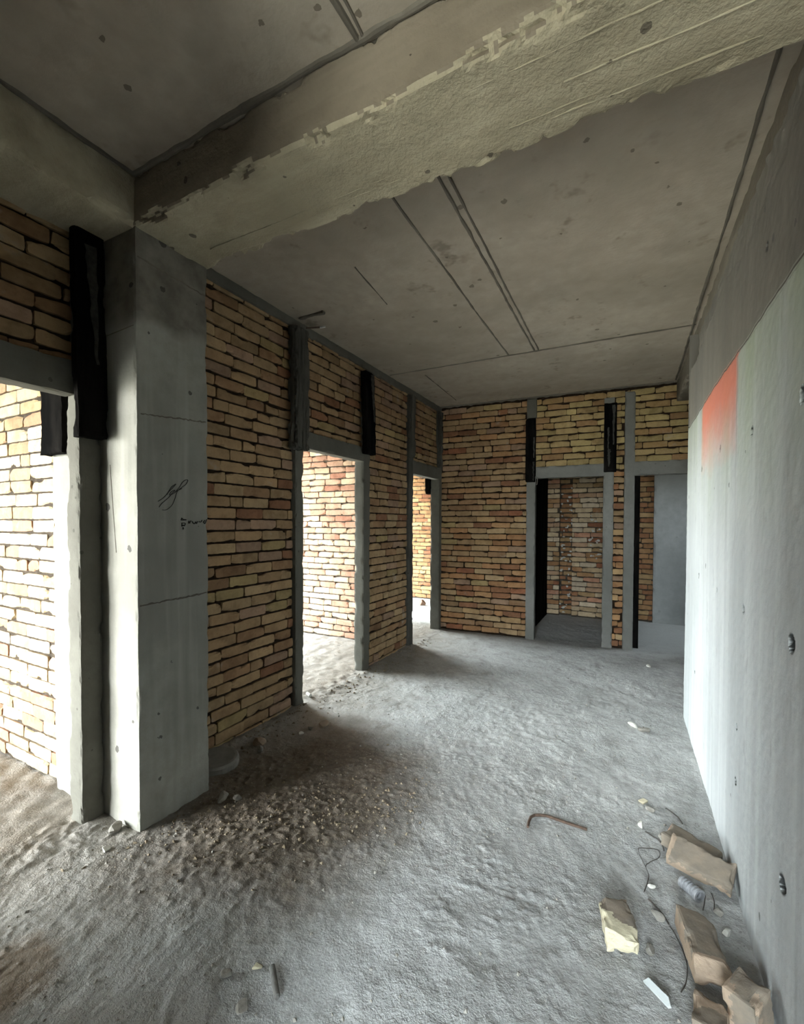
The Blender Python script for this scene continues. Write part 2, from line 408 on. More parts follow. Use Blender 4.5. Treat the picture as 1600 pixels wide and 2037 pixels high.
def one_brick(acc, O, U, Zv, N, e0, e1, a0, a1, rr, rs, col, recess, chip, hand):
    nu = max(3, min(12, int((e1 - e0) / .02) + 2)); nz = 5
    s = np.linspace(0, 1, nu); t = np.linspace(0, 1, nz)
    S, T = np.meshgrid(s, t)
    L = e1 - e0; H = a1 - a0
    uu = e0 + S * L; zz = a0 + T * H
    # slight sag, wavy arrises, rounded corners
    zz = zz + (S - .5) * rr.uniform(-.004, .004)
    ed = np.minimum(np.minimum(S * L, (1 - S) * L), np.minimum(T * H, (1 - T) * H))
    wob = rs.uniform(-1, 1, S.shape) * .0015
    uu = uu + wob * (np.minimum(S, 1 - S) * L < 1e-6) ; zz = zz + rs.uniform(-1, 1, S.shape) * .0014 * (np.minimum(T, 1 - T) < 1e-6)
    cs, ct = S - .5, T - .5
    corner = ((np.abs(cs) > .499) & (np.abs(ct) > .499))
    uu = uu - np.sign(cs) * corner * .0022; zz = zz - np.sign(ct) * corner * .0022
    dep = rr.uniform(-.004, .004) + (S - .5) * rr.uniform(-.004, .004) + (T - .5) * rr.uniform(-.003, .003) + rs.uniform(-1, 1, S.shape) * .0010
    dep = dep - np.exp(-(ed / .0015) ** 2) * .0025
    cc = np.array(col) * rr.uniform(.82, 1.14)
    C = np.tile(cc, (nz * nu, 1)).reshape(nz, nu, 3)
    for _ in range(2):
        if rr.random() < chip:
            # a corner or arris knocked off along a slanting plane
            pu, pt = rr.choice((0, 1, rr.random())), rr.choice((0, 1))
            rx, rz_ = rr.uniform(.03, .10), rr.uniform(.012, .04)
            q = 1 - np.abs(S - pu) * L / rx - np.abs(T - pt) * H / rz_ + rs.uniform(-.12, .12, S.shape)
            w = np.clip(q, 0, 1)
            dep = dep - w * rr.uniform(.010, .022)
            zz = zz + w * (.5 - pt) * .018 * (np.abs(T - pt) < .01)
            f = rr.uniform(.9, 1.25); C = C * (1 + (f - 1) * np.clip(w * 3, 0, 1)[..., None])
    if rr.random() < .35:   # two-tone firing
        t0 = rr.uniform(.25, .75); f = rr.uniform(.78, 1.18); C = C * np.where(S + (T - .5) * rr.uniform(-.3, .3) > t0, f, 1.)[..., None]
    P = O + uu[..., None] * U + zz[..., None] * Zv + dep[..., None] * N
    # side skirts running back into the joint
    ring = [(0, i) for i in range(nu)] + [(j, nu - 1) for j in range(1, nz)] + [(nz - 1, i) for i in range(nu - 2, -1, -1)] + [(j, 0) for j in range(nz - 2, 0, -1)]
    back = []
    for (j, i) in ring:
        q = P[j, i]; dq = np.dot(q - O, N)
        back.append(q - N * (dq + recess + .012))
    idx = np.arange(nz * nu).reshape(nz, nu)
    Fq = np.stack([idx[:-1, :-1], idx[:-1, 1:], idx[1:, 1:], idx[1:, :-1]], -1).reshape(-1, 4).tolist()
    n0 = nz * nu; m = len(ring)
    for i in range(m):
        j = (i + 1) % m
        Fq.append((idx[ring[i]], n0 + i, n0 + j, idx[ring[j]]))
    if not hand: Fq = [q[::-1] for q in Fq]
    Ca = np.concatenate([C.reshape(-1, 3), np.array([C[j, i] * .8 for (j, i) in ring])])
    acc.add(np.concatenate([P.reshape(-1, 3), np.array(back)]), Fq, 0, Ca)

# ================================================================== SETTING
ZC = 3.0; XW = -2.325; ZB = 2.782
XC = -2.007; YC0, YC1 = 1.233, 1.612
def XR(y): return .3688 - .0124 * (y - 3.107)
def YB(x): return 5.56 + .0503 * (x + 2.3218)
BU = np.array((math.cos(.0503), math.sin(.0503), 0)); BN = np.array((math.sin(.0503), -math.cos(.0503), 0))

# ---- floor
def fh(x, y):
    P = np.stack([x, y, np.zeros_like(x)], -1)
    m = np.clip(fbm(P, 1.9, 3, 77) * 2.2 + .5, 0, 1); m = .35 + 1.5 * m * m
    h = fbm(P, 1.1, 2, 3) * .010 + fbm(P, 5, 3, 5) * .006 + m * (fbm(P, 24, 3, 9) * .0024 + np.clip(fbm(P, 62, 2, 15) - .1, 0, 1) * .0045)
    # shallow skid marks of the trowel, with small crests
    h += (1.9 - m) * np.clip(np.abs(fbm(P @ np.array(((.8, -.6, 0), (.6, .8, 0), (0, 0, 1))) * np.array((1, .28, 1)), 16, 2, 25)) - .05, 0, .3) * -.0035
    # ridged trowel scuffs
    h += (np.abs(fbm(P * np.array((1, .45, 1)), 30, 2, 21)) - .3) * -.003
    # loose material banked along the left wall and round the column
    d = (x + 1.6) ** 2 + .9 * (y - 1.75) ** 2
    w = np.exp(-d / .35)
    h += w * (.008 + np.clip(fbm(P, 45, 2, 31), 0, 1) * .014)
    wl = np.exp(-np.clip(x + 2.25, 0, 9) / .07) * (x < -1.0)
    h += wl * (.012 + fbm(P, 18, 3, 41) * .012)
    # smoother screed at the far end
    sm = np.clip((y - 3.8) / 1.8, 0, 1)
    return h * (1 - .55 * sm)
def fh1(x, y): return float(fh(np.array([float(x)]), np.array([float(y)]))[0])
acc = Acc()
def fpatch(x0, x1, y0, y1, res):
    panel((x0, y0, 0), (1, 0, 0), (0, 1, 0), (0, 0, 1), x1 - x0, y1 - y0, res, lambda u, v: fh(x0 + u, y0 + v), acc=acc)
fpatch(-2.42, .46, .45, 2.6, .0065)
fpatch(-2.43, .46, 2.585, 7.9, .012)
fpatch(-5.7, -2.41, -3.6, .47, .04); fpatch(-5.7, -2.40, .44, 7.9, .02)
fpatch(-2.44, .48, -3.6, .47, .04); fpatch(.44, 2.5, -3.6, 7.9, .06)
acc.box((-5.9, -3.8, -.3), (2.7, 8.2, -.06))
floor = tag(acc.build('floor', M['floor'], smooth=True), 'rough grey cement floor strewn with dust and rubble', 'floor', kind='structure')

# ---- ceiling slab
def ch(u, v):
    P = np.stack([u, v, np.zeros_like(u)], -1)
    return fbm(P, 1.3, 2, 101) * .006 + fbm(P, 12, 3, 105) * .0022
acc = Acc()
panel((-2.45, -.2, ZC), (1, 0, 0), (0, 1, 0), (0, 0, -1), 3.1, 6.2, .025, ch, acc=acc)
acc.box((-5.9, -3.8, ZC + .012), (-.8, 8.2, ZC + .25)); acc.box((-.8, -2.25, ZC + .012), (2.7, 8.2, ZC + .25))
ceiling = tag(acc.build('ceiling', M['ceiling'], smooth=False), 'stained brown-grey concrete ceiling slab with formwork seams', 'ceiling', kind='structure')
def fin(name, p, q, w, h, seed, zc=ZC, mat='fin', parent=None):
    """ridge of grout squeezed through a formwork joint, with its dark rim"""
    p = Vector((*p, 0)); q = Vector((*q, 0)); L = (q - p).length; d = (q - p) / L; s = Vector((-d.y, d.x, 0))
    n = int(L / .015) + 2; a = Acc(); P = np.zeros((5, n, 3)); t = np.linspace(0, L, n)
    base = np.stack([t, t * 0, t * 0], -1)
    wj = 1 + .5 * fbm(base, 14, 3, seed); hj = 1 + .7 * fbm(base, 22, 3, seed + 3); off = fbm(base, 6, 2, seed + 7) * .004
    for j, (a_, b_) in enumerate(((-1, -.006), (-.6, .8), (0, 1), (.6, .8), (1, -.006))):
        for i in range(n):
            c = p + d * t[i] + s * (off[i] + a_ * w * .5 * wj[i])
            P[j, i] = (c.x, c.y, zc - (h * b_ * max(.15, hj[i]) if b_ > 0 else b_))
    a.grid(P, 0)
    return a.build(name, M[mat], parent or ceiling)
fin('seam', (-.79, 1.63), (-.80, 4.09), .018, .006, 1)
fin('seam', (-.745, 1.63), (-.765, 4.09), .014, .007, 2)
fin('seam', (-1.035, 1.63), (-1.038, 4.09), .016, .005, 3)
fin('seam', (-1.514, 2.27), (-1.566, 2.76), .010, .003, 4)
fin('seam', (-1.95, 4.25), (-2.0, 5.3), .012, .004, 5)
fin('seam', (-2.28, 4.09), (.42, 4.13), .018, .006, 6)
fin('seam', (-.83, .75), (-.80, 1.23), .025, .006, 7)
fin('seam', (-.76, .85), (-.785, 1.23), .012, .006, 8)
fin('seam', (-2.0, YC0 - .012), (.45, YC0 - .012), .03, .008, 10)
fin('seam', (-1.995, .2), (-1.995, YC0), .03, .008, 11)
fin('seam', (.41, 1.62), (.40, 5.6), .022, .006, 12)
fin('seam', (-2.30, 5.535), (.38, 5.66), .05, .02, 13)

# ---- beams
def beam_twist(P): return P
a = rough_box((XC - .33, YC0, ZB), (.62, YC1 + .012, ZC + .02), .013, .0055, .016, 11, 11, big=.006)
VV = np.concatenate(a.v)
for i, f in enumerate(a.f):   # the beam side takes a darker concrete, its shade put into the colour
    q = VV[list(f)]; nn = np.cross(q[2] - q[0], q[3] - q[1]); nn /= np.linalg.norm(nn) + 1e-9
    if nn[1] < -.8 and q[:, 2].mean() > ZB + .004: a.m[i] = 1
crossbeam = tag(a.build('beam', [M['beam'], M['beam_side_shade']]), 'deep concrete beam crossing the ceiling from the column', 'beam', kind='structure')
for i, (yy, x0, x1) in enumerate(((1.505, -1.85, -.1), (1.535, -1.2, .3), (1.32, -.9, .35), (1.43, -.2, .4))):
    fin('board_line', (x0, yy), (x1, yy + .008), .007, .0035, 30 + i, ZB + .002, 'beam', crossbeam)
a = rough_box((-2.46, -1.2, ZB), (XC, YC0 + .1, ZC + .02), .02, .0035, .008, 12, 7, big=.005)
tag(a.build('beam', M['beam']), 'concrete beam over the near left doorway, meeting the column', 'beam', kind='structure')
a = rough_box((-2.44, YC1, 2.935), (-2.303, 5.6, ZC + .02), .02, .003, .006, 13, 9)
tag(a.build('beam', M['post']), 'thin concrete edge strip above the left brick wall', 'beam', kind='structure')
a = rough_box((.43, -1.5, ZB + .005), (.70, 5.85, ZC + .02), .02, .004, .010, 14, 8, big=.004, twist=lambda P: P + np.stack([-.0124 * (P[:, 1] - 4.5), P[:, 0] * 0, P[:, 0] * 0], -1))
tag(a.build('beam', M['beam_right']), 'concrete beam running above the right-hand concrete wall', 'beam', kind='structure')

# ---- column
def colhole(P):
    return P
a = rough_box((XC - .74, YC0, -.03), (XC, YC1, ZB + .01), .010, .0014, .0032, 21, 8, big=.002)
column = tag(a.build('column', M['column']), 'big rectangular concrete column with a scribbled signature', 'column', kind='structure')
# construction joints on the column
def ribbon(name, pts, w, mat, parent, n, up=0.0012):
    """a pen stroke: a thin raised ribbon following pts on a plane with normal n"""
    a = Acc(); n = Vector(n); pts = [Vector(p) for p in pts]
    ws = w if isinstance(w, list) else [w] * len(pts)
    L, R = [], []
    for i, p in enumerate(pts):
        d = (pts[min(i + 1, len(pts) - 1)] - pts[max(i - 1, 0)]).normalized(); s = n.cross(d).normalized()
        L.append(p + s * ws[i] / 2); R.append(p - s * ws[i] / 2)
    V = []
    for l, r in zip(L, R): V += [l, r, l + n * up, r + n * up]
    Fq = []
    for i in range(len(pts) - 1):
        b = 4 * i; c = b + 4
        Fq += [(b + 2, b + 3, c + 3, c + 2), (b, b + 2, c + 2, c), (b + 1, c + 1, c + 3, b + 3)]
    a.add([tuple(v) for v in V], Fq)
    return a, None
def spline(pts, k=8):
    out = []
    P = [pts[0]] + list(pts) + [pts[-1]]
    for i in range(1, len(P) - 2):
        for t in range(k):
            t /= k; p0, p1, p2, p3 = (np.array(P[i + j], float) for j in (-1, 0, 1, 2))
            out.append(.5 * (2 * p1 + (p2 - p0) * t + (2 * p0 - 5 * p1 + 4 * p2 - p3) * t * t + (3 * p1 - p0 - 3 * p2 + p3) * t ** 3))
    out.append(np.array(P[-2], float)); return out
def strokes(name, lines, w, label):
    """pen strokes on the column face, drawn on (y, z)"""
    A = Acc()
    for ln in lines:
        pts = [(XC + .0012, q[0], q[1]) for q in spline(ln)]
        a, _ = ribbon(name, pts, w, None, None, (1, 0, 0), .0016)
        A.add(np.concatenate(a.v), a.f)
    o = A.build(name, M['ink'], column); o['label'] = label
    return o
# signature: pixel box of the zoom mapped on the face (u right, v up)
def sg(u, v): return (1.268 + u * .000238, 1.8115 - v * .000241)
strokes('signature', [
    [sg(*q) for q in ((265, 1105), (390, 1020), (480, 920), (560, 800), (660, 730), (600, 800), (500, 900), (460, 960))],
    [sg(*q) for q in ((290, 1215), (350, 1140), (500, 1010), (560, 940), (640, 860), (560, 890), (520, 960), (600, 930), (700, 860), (800, 815), (720, 840))],
    [sg(*q) for q in ((640, 900), (740, 790), (800, 700), (880, 630), (940, 630), (900, 710), (820, 770), (740, 830), (680, 900), (640, 1020), (580, 1150), (500, 1230), (420, 1270), (350, 1265))],
], .0024, 'black pen signature')
def hw(u, v): return (1.453 + (u - 800) * .000258, 1.469 - (v - 1471) * .000224)
strokes('handwriting', [
    [hw(*q) for q in ((960, 1600), (965, 1545), (985, 1590), (1000, 1545), (1025, 1545))],
    [hw(*q) for q in ((1040, 1545), (1065, 1590), (1100, 1600), (1120, 1560), (1140, 1600), (1165, 1545))],
    [hw(*q) for q in ((1190, 1570), (1215, 1545))], [hw(*q) for q in ((1230, 1575), (1270, 1520))],
    [hw(*q) for q in ((1290, 1570), (1340, 1520))], [hw(*q) for q in ((1300, 1560), (1335, 1600), (1380, 1500))],
    [hw(*q) for q in ((800, 1470), (830, 1500), (910, 1515), (800, 1520), (830, 1480))],
    [hw(*q) for q in ((805, 1590), (880, 1590), (880, 1630), (810, 1640), (880, 1650))],
    [hw(*q) for q in ((815, 1580), (815, 1665))], [hw(*q) for q in ((830, 1730), (845, 1690), (850, 1730))],
], .0042, 'small black handwritten figures')
A = Acc()
for z, y0, y1, dz in ((1.945, 1.25, 1.60, .03), (1.06, 1.24, 1.60, .012), (2.655, 1.24, 1.6, -.02)):
    n = 30; pts = [(XC + .0010, y0 + (y1 - y0) * i / n, z + dz * i / n + rnd.uniform(-.003, .003)) for i in range(n + 1)]
    a, _ = ribbon('joint', pts, [rnd.uniform(.003, .009) for _ in pts], None, None, (1, 0, 0), .0022)
    A.add(np.concatenate(a.v), a.f)
for x0, x1, z, dz in ((-2.30, -2.02, 2.33, .012),):
    n = 20; pts = [(x0 + (x1 - x0) * i / n, YC0 - .001, z + dz * i / n) for i in range(n + 1)]
    a, _ = ribbon('joint', pts, .003, None, None, (0, -1, 0), .0016); A.add(np.concatenate(a.v), a.f)
pts = [(-2.215 + .045 * t, YC0 - .0012, 1.72 - .42 * t + .004 * math.sin(9 * t)) for t in np.linspace(0, 1, 16)]
a, _ = ribbon('joint', pts, .0025, None, None, (0, -1, 0), .0014); A.add(np.concatenate(a.v), a.f)
A.build('pour_joint', M['fin'], column)['label'] = 'thin dark pour joints and a hairline crack'

# ---- left wall: brick panels between the doorways (plane x = XW, u runs along +y)
acc = Acc()
bricks(acc, (XW, 0, 0), (0, 1, 0), (1, 0, 0),
       [(-1.2, .13, 0, 2.79), (.13, 1.13, 2.19, 2.79), (1.609, 2.635, 0, 2.94), (2.635, 3.72, 2.175, 2.94), (3.715, 4.585, 0, 2.94), (4.585, 5.6, 2.185, 2.94)],
       41, PAL_TAN, z0=.03, core=.10)
wall_left = tag(acc.build('wall_left', [M['brick'], M['mortar']]), 'tan brick wall on the left, pierced by three doorways', 'wall', kind='structure')

# ---- doorways of the left wall
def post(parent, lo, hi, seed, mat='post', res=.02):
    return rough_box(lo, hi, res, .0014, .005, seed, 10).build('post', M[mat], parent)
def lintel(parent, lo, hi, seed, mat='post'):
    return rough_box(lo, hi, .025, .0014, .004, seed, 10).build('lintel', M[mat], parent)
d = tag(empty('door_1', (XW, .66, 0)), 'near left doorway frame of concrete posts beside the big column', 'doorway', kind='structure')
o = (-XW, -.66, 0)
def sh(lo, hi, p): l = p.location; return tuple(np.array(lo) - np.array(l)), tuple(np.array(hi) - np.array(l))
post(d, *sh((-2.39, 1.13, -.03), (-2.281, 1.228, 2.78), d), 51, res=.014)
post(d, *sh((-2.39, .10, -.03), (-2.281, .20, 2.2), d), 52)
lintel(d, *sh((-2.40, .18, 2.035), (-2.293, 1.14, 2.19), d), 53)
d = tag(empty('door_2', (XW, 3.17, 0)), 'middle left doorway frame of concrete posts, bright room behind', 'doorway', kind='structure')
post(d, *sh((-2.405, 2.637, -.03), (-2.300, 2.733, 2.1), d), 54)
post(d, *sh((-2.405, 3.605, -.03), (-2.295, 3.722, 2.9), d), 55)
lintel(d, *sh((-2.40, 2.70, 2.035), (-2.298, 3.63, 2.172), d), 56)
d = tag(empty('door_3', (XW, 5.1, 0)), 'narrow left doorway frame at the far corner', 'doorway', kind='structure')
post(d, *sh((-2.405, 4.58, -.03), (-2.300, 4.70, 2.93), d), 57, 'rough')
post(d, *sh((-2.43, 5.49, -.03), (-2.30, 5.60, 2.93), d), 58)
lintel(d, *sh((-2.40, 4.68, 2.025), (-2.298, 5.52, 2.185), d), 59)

# ---- casings hung over the tops of the posts
def casing(name, lo, hi, mat, label, lean=0., seed=1, res=.015, amp=.002, edge=.004, splash=None, axis=0):
    lo = np.array(lo, float); hi = np.array(hi, float)
    base = np.array(((lo[0] + hi[0]) / 2, (lo[1] + hi[1]) / 2, lo[2]))
    e = empty(name, tuple(base)); tag(e, label, 'casing', 'post casings under the ceiling')
    def tw(P):
        if lean:
            t = np.clip((hi[2] - base[2] - P[:, 2]) / (hi[2] - lo[2]), 0, 1); P = P.copy(); P[:, axis] += lean * t
        return P
    rough_box(lo - base, hi - base, .008 if mat == 'rough' else res, amp, edge, seed, 9, twist=tw, grain=.022 if mat == 'rough' else 0.).build('board', M[mat], e)
    if splash:
        A = Acc(); R = random.Random(seed)
        for (ya, w, za, zb) in splash:
            n = 18; pts = []; ws = []
            for i in range(n + 1):
                t = i / n; z = za + (zb - za) * t
                tt = (hi[2] - z) / (hi[2] - lo[2])
                q = [0, 0, z - base[2]]
                if axis == 0: q[0] = hi[0] - base[0] + lean * tt + .001; q[1] = ya + R.uniform(-.004, .004) + .02 * t - base[1]
                else: q[1] = lo[1] - base[1] + lean * tt - .001; q[0] = ya + R.uniform(-.004, .004) - base[0]
                pts.append(q); ws.append(w * (1 - .85 * t) * R.uniform(.7, 1.15) + .004)
            a, _ = ribbon('drip', pts, ws, None, None, (1, 0, 0) if axis == 0 else (0, -1, 0), .0025)
            A.add(np.concatenate(a.v), a.f)
        s = A.build('mortar_drip', M['splash'], e); s['label'] = 'grey run of dried mortar'
    return e
casing('tarred_casing', (-2.285, 1.098, 1.832), (-2.238, 1.229, 2.80), 'tar', 'black tarred board squeezed beside the big column above the near doorway post', .022, 61, splash=[(1.165, .05, 2.72, 2.18)])
casing('rough_casing', (XW + .004, 2.572, 2.005), (XW + .082, 2.742, 2.93), 'rough', 'rough grey board-marked casing on the near side of the middle left doorway', 0, 62, amp=.007, edge=.012)
casing('tarred_casing', (XW + .02, 3.553, 2.10), (XW + .082, 3.722, 2.885), 'tar', 'pure black tarred casing on the far side of the middle left doorway', .018, 63, splash=[(3.67, .06, 2.87, 2.42)])
casing('rough_casing', (XW + .004, 4.575, 2.19), (XW + .055, 4.71, 2.93), 'rough', 'dark grey casing above the near post of the far left corner doorway', 0, 64, amp=.005, edge=.01)
casing('rough_casing', (XW + .004, 5.42, 2.19), (XW + .05, 5.56, 2.93), 'rough', 'dark grey casing in the far left corner next to the back wall', 0, 65, amp=.005, edge=.01)
casing('tarred_casing', (-2.746, 1.178, 1.79), (-2.535, 1.232, 2.75), 'tar', 'dark stained board seen through the near left doorway under its lintel', 0, 66, axis=1)
casing('tarred_casing', (-2.50, 5.46, 1.83), (-2.431, 5.56, 2.75), 'tar', 'small dark board end inside the far left corner doorway', 0, 67)
# bent bar end poking out above the rough casing
a = Acc(); a.tube([(XW + .06, 2.72, 2.955), (XW + .10, 2.75, 2.96), (XW + .15, 2.78, 2.965)], .006, 8)
stubbar = a.build('rebar_end', M['rust'])
tag(stubbar, 'bar end with bright tip poking out above the rough grey casing', 'rebar')
a = Acc(); a.tube([(XW + .148, 2.779, 2.964), (XW + .185, 2.80, 2.972)], .007, 8); a.build('tip', M['metalwhite'], stubbar)['label'] = 'bright metal tip'
# formwork nibs left on the ceiling beside it
a = rough_box((XW + .06, 2.62, ZC - .022), (XW + .30, 2.655, ZC + .004), .012, .003, .004, 68)
tag(a.build('formwork_strip', M['fin']), 'short dark batten stuck to the ceiling above the rough casing', 'batten')

# ---- back wall (plane through YB, turned 3 degrees)
BO = np.array((-2.3218, 5.56, 0))
def bx(x): return (x + 2.3218) / BU[0]
acc = Acc()
def back_pal(u, z, r):
    x = -2.32 + u
    if z > 2.1 and x > -1.1: return pick(PAL_YEL, r)
    return pick(PAL_RED if r.random() < .45 + .25 * math.sin(z * 2.4) else PAL_TAN, r)
bricks(acc, BO, BU, BN, [(bx(-2.31), bx(-1.175), 0, 3.0), (bx(-1.175), bx(-.19), 2.14, 3.0), (bx(-.20), bx(-.088), 0, 3.0), (bx(-.088), bx(2.4), 2.14, 3.0)], 43, z0=.02, core=.10, pal_fn=back_pal)
tag(acc.build('wall_back', [M['brick'], M['mortar']]), 'red and yellow brick wall at the far end', 'wall', kind='structure')
RB = .0503
def bmesh(name, x0, x1, z0, z1, pr, mat, parent, seed, dp=.10, res=.02, amp=.0014, edge=.005):
    """box on the back wall plane, pr = how far it stands proud of the bricks"""
    W = Matrix.Translation(Vector(BO)) @ Matrix.Rotation(RB, 4, 'Z')
    a = rough_box((bx(x0), -pr, z0), (bx(x1), dp, z1), res, amp, edge, seed, 10)
    o = a.build(name, M[mat], None)
    o.matrix_world = W
    if parent:
        o.parent = parent; o.matrix_parent_inverse = Matrix.Translation(parent.location).inverted()
    return o
d = tag(empty('door_4', (-.69, 5.64, 0)), 'grey concrete doorway frame in the back wall leading to the brick niche', 'doorway', kind='structure')
bmesh('post', -1.178, -1.07, -.02, 2.9, .018, 'postback', d, 71)
bmesh('post', -.307, -.195, -.02, 2.9, .018, 'postback', d, 72)
bmesh('lintel', -1.10, -.28, 2.0, 2.145, .016, 'postback', d, 73)
d = tag(empty('door_5', (.3, 5.68, 0)), 'concrete doorway frame in the back wall next to the right-hand wall', 'doorway', kind='structure')
bmesh('post', -.09, .018, -.02, 2.95, .02, 'postback', d, 74)
bmesh('lintel', -.02, 1.2, 1.995, 2.15, .018, 'postback', d, 75)
bmesh('post', 1.0, 1.1, -.02, 2.0, .02, 'postback', d, 76)
def back_casing(name, x0, x1, z0, z1, pr, mat, label, seed, drips=()):
    W = Matrix.Translation(Vector(BO)) @ Matrix.Rotation(RB, 4, 'Z')
    c = W @ Vector(((bx(x0) + bx(x1)) / 2, -pr / 2, z0))
    e = empty(name, tuple(c), RB); tag(e, label, 'casing', 'post casings under the ceiling')
    L = (bx(x1) - bx(x0)) / 2
    rough_box((-L, -pr / 2, 0), (L, pr / 2 - .004, z1 - z0), .015, .0025, .005, seed, 9).build('board', M[mat], e)
    A = Acc(); R = random.Random(seed)
    for (xa, w, za, zb) in drips:
        pts = []; ws = []
        for i in range(15):
            t = i / 14; pts.append((xa - (x0 + x1) / 2 + R.uniform(-.004, .004), -pr / 2 - .002, za + (zb - za) * t - z0)); ws.append(w * (1 - .6 * t) * R.uniform(.6, 1.2) + .003)
        a, _ = ribbon('drip', pts, ws, None, None, (0, -1, 0), .004); A.add(np.concatenate(a.v), a.f)
    if drips: A.build('mortar_drip', M['splash'], e)['label'] = 'grey run of dried mortar'
    return e
back_casing('tarred_casing', -1.19, -1.065, 1.955, 2.74, .05, 'tar', 'black tarred board left of the niche doorway in the back wall', 81, [(-1.085, .02, 2.5, 2.25), (-1.09, .014, 2.2, 1.97)])
back_casing('tarred_casing', -.305, -.172, 2.04, 2.83, .055, 'tar', 'drip-stained black board between the two doorways of the back wall', 82, [(-.205, .03, 2.8, 2.35), (-.25, .03, 2.3, 2.1), (-.26, .02, 2.55, 2.3)])
bmesh('capping', -1.178, -1.06, 2.74, 2.99, .035, 'post', None, 83)
tag(bpy.data.objects['capping'], 'grey concrete block above the black board left of the niche doorway', 'block', kind='structure')
# little bent hook hanging off that board
a = Acc(); a.tube([(-1.058, 5.555, 2.02), (-1.052, 5.548, 1.93), (-1.045, 5.545, 1.915), (-1.035, 5.545, 1.92), (-1.03, 5.545, 2.0)], .005, 7)
tag(a.build('wire_hook', M['steel']), 'small bent wire hook at the top corner of the niche doorway', 'hook')

# ---- niches behind the back wall
acc = Acc()
def niche_pal(u, z, r):
    return pick(PAL_PALE if r.random() < .75 else PAL_RED, r)
bricks(acc, (-1.2, 7.27, 0), (1, 0, 0), (0, -1, 0), [(-.1, .19, 0, 3.0), (.375, 1.18, 0, 3.0)], 45, core=.14, pal_fn=niche_pal)
bricks(acc, (-1.2, 7.33, 0), (1, 0, 0), (0, -1, 0), [(.185, .38, 0, 3.0)], 46, PAL_RED, core=.08, joint=.02, chip=.8)
niche_wall = tag(acc.build('wall_niche', [M['brick'], M['mortar_light']]), 'shaded brick wall with a toothed vertical gap inside the niche', 'wall', kind='structure')
R = random.Random(5); A = Acc()
for i in range(70):
    x = -1.2 + R.choice((R.uniform(.2, .37), R.uniform(.2, .37), R.uniform(.62, .80))); z = R.uniform(.05, 2.0) if x < -.8 else R.uniform(.9, 1.6)
    w = R.uniform(.012, .035); h = R.uniform(.008, .022); yb = 7.315 if x < -.82 else 7.262
    A.add([(x + w * math.cos(t) * R.uniform(.6, 1.1), yb, z + h * math.sin(t) * R.uniform(.6, 1.1)) for t in np.linspace(0, 2 * PI, 9)[:-1]] + [(x, yb - .012, z)], [(i_, (i_ + 1) % 8, 8) for i_ in range(8)])
A.build('mortar_splatter', M['white'], niche_wall)['label'] = 'white mortar splashes'
a = Acc(); a.box((-1.36, 5.72, -.02), (-1.19, 7.4, 3.0)); tag(a.build('wall_niche_side', M['tar']), 'black tarred side wall of the niche', 'wall', kind='structure')
a = Acc(); a.box((-.07, 5.80, -.02), (.0, 7.5, 3.0), 1); a.box((.0, 5.79, -.02), (.075, 7.5, 3.0)); tag(a.build('wall_niche_partition', [M['tar'], M['plaster']]), 'black tarred partition between the niche and the right doorway', 'wall', kind='structure')
acc = Acc(); bricks(acc, (0, 7.42, 0), (1, 0, 0), (0, -1, 0), [(.0, .30, 0, 3.0)], 47, PAL_RED, core=.14)
tag(acc.build('wall_closet', [M['brick'], M['mortar_light']]), 'narrow strip of brick wall behind the right doorway', 'wall', kind='structure')
a = rough_box((.275, 7.385, -.02), (2.4, 7.6, 3.0), .03, .0015, .004, 48)
tag(a.build('wall_closet_concrete', M['plaster']), 'smooth grey concrete wall behind the right doorway', 'wall', kind='structure')

# ---- right wall: board-marked concrete with tie holes
HOLES = [(1.503, 1.807, .016), (2.018, 1.808, .012), (2.613, 1.833, .011), (2.095, 1.144, .011), (1.55, 1.145, .019), (2.647, 1.143, .007), (2.183, .434, .011), (1.588, .453, .018), (1.336, .649, .018), (3.354, .522, .008), (2.18, .655, .008), (3.2, 1.8, .012), (3.25, 1.15, .010), (1.9, 2.4, .012), (1.0, 1.8, .016), (1.0, 1.15, .016), (1.2, .45, .012)]
W0 = -1.0
def wh(u, v):
    y = W0 + u
    P = np.stack([u, v, np.zeros_like(u)], -1)
    h = fbm(P * np.array((1, .3, 1)), 6, 3, 201) * .0022 + fbm(P, 30, 2, 205) * .0012 + fbm(P, .8, 2, 207) * .004
    for (hy, hz, r) in HOLES:
        d = np.hypot(y - hy, v - hz) / r
        h = h - .03 * np.clip(1.3 - d + .10 * fbm(P, 60, 2, 209), 0, 1) ** .5 * (d < 1.9)
    up = np.clip((v - 2.168) / .004, 0, 1)
    h = h - up * .006
    # honeycombed, broken top edge under the beam
    edge = 2.60 + .07 * fbm(np.stack([u, u * 0, u * 0], -1), 2.2, 3, 211)
    t = np.clip((v - edge) / .03, 0, 1)
    h = h - t * (.055 + .01 * fbm(P, 20, 2, 215)) - np.clip(1 - np.abs(v - edge) / .05, 0, 1) * np.clip(fbm(P, 18, 3, 213), 0, 1) * .02
    return h
def wc(u, v):
    y = W0 + u; c = np.ones(len(u))
    for (hy, hz, r) in HOLES:
        c = np.minimum(c, np.clip((np.hypot(y - hy, v - hz) / r - 1.4) * 4., .07, 1))  # hole insides coloured dark, the shade of the recess painted in
    return np.stack([c, c, c], -1)
WU = np.array((-.0124, 1, 0)); WU /= np.linalg.norm(WU); WN = np.array((-1, -.0124, 0)); WN /= np.linalg.norm(WN)
acc = Acc()
LEN = 3.905 - W0
panel((XR(W0), W0, -.02), WU, (0, 0, 1), WN, LEN, 2.86, .0075, wh, wc, acc=acc)
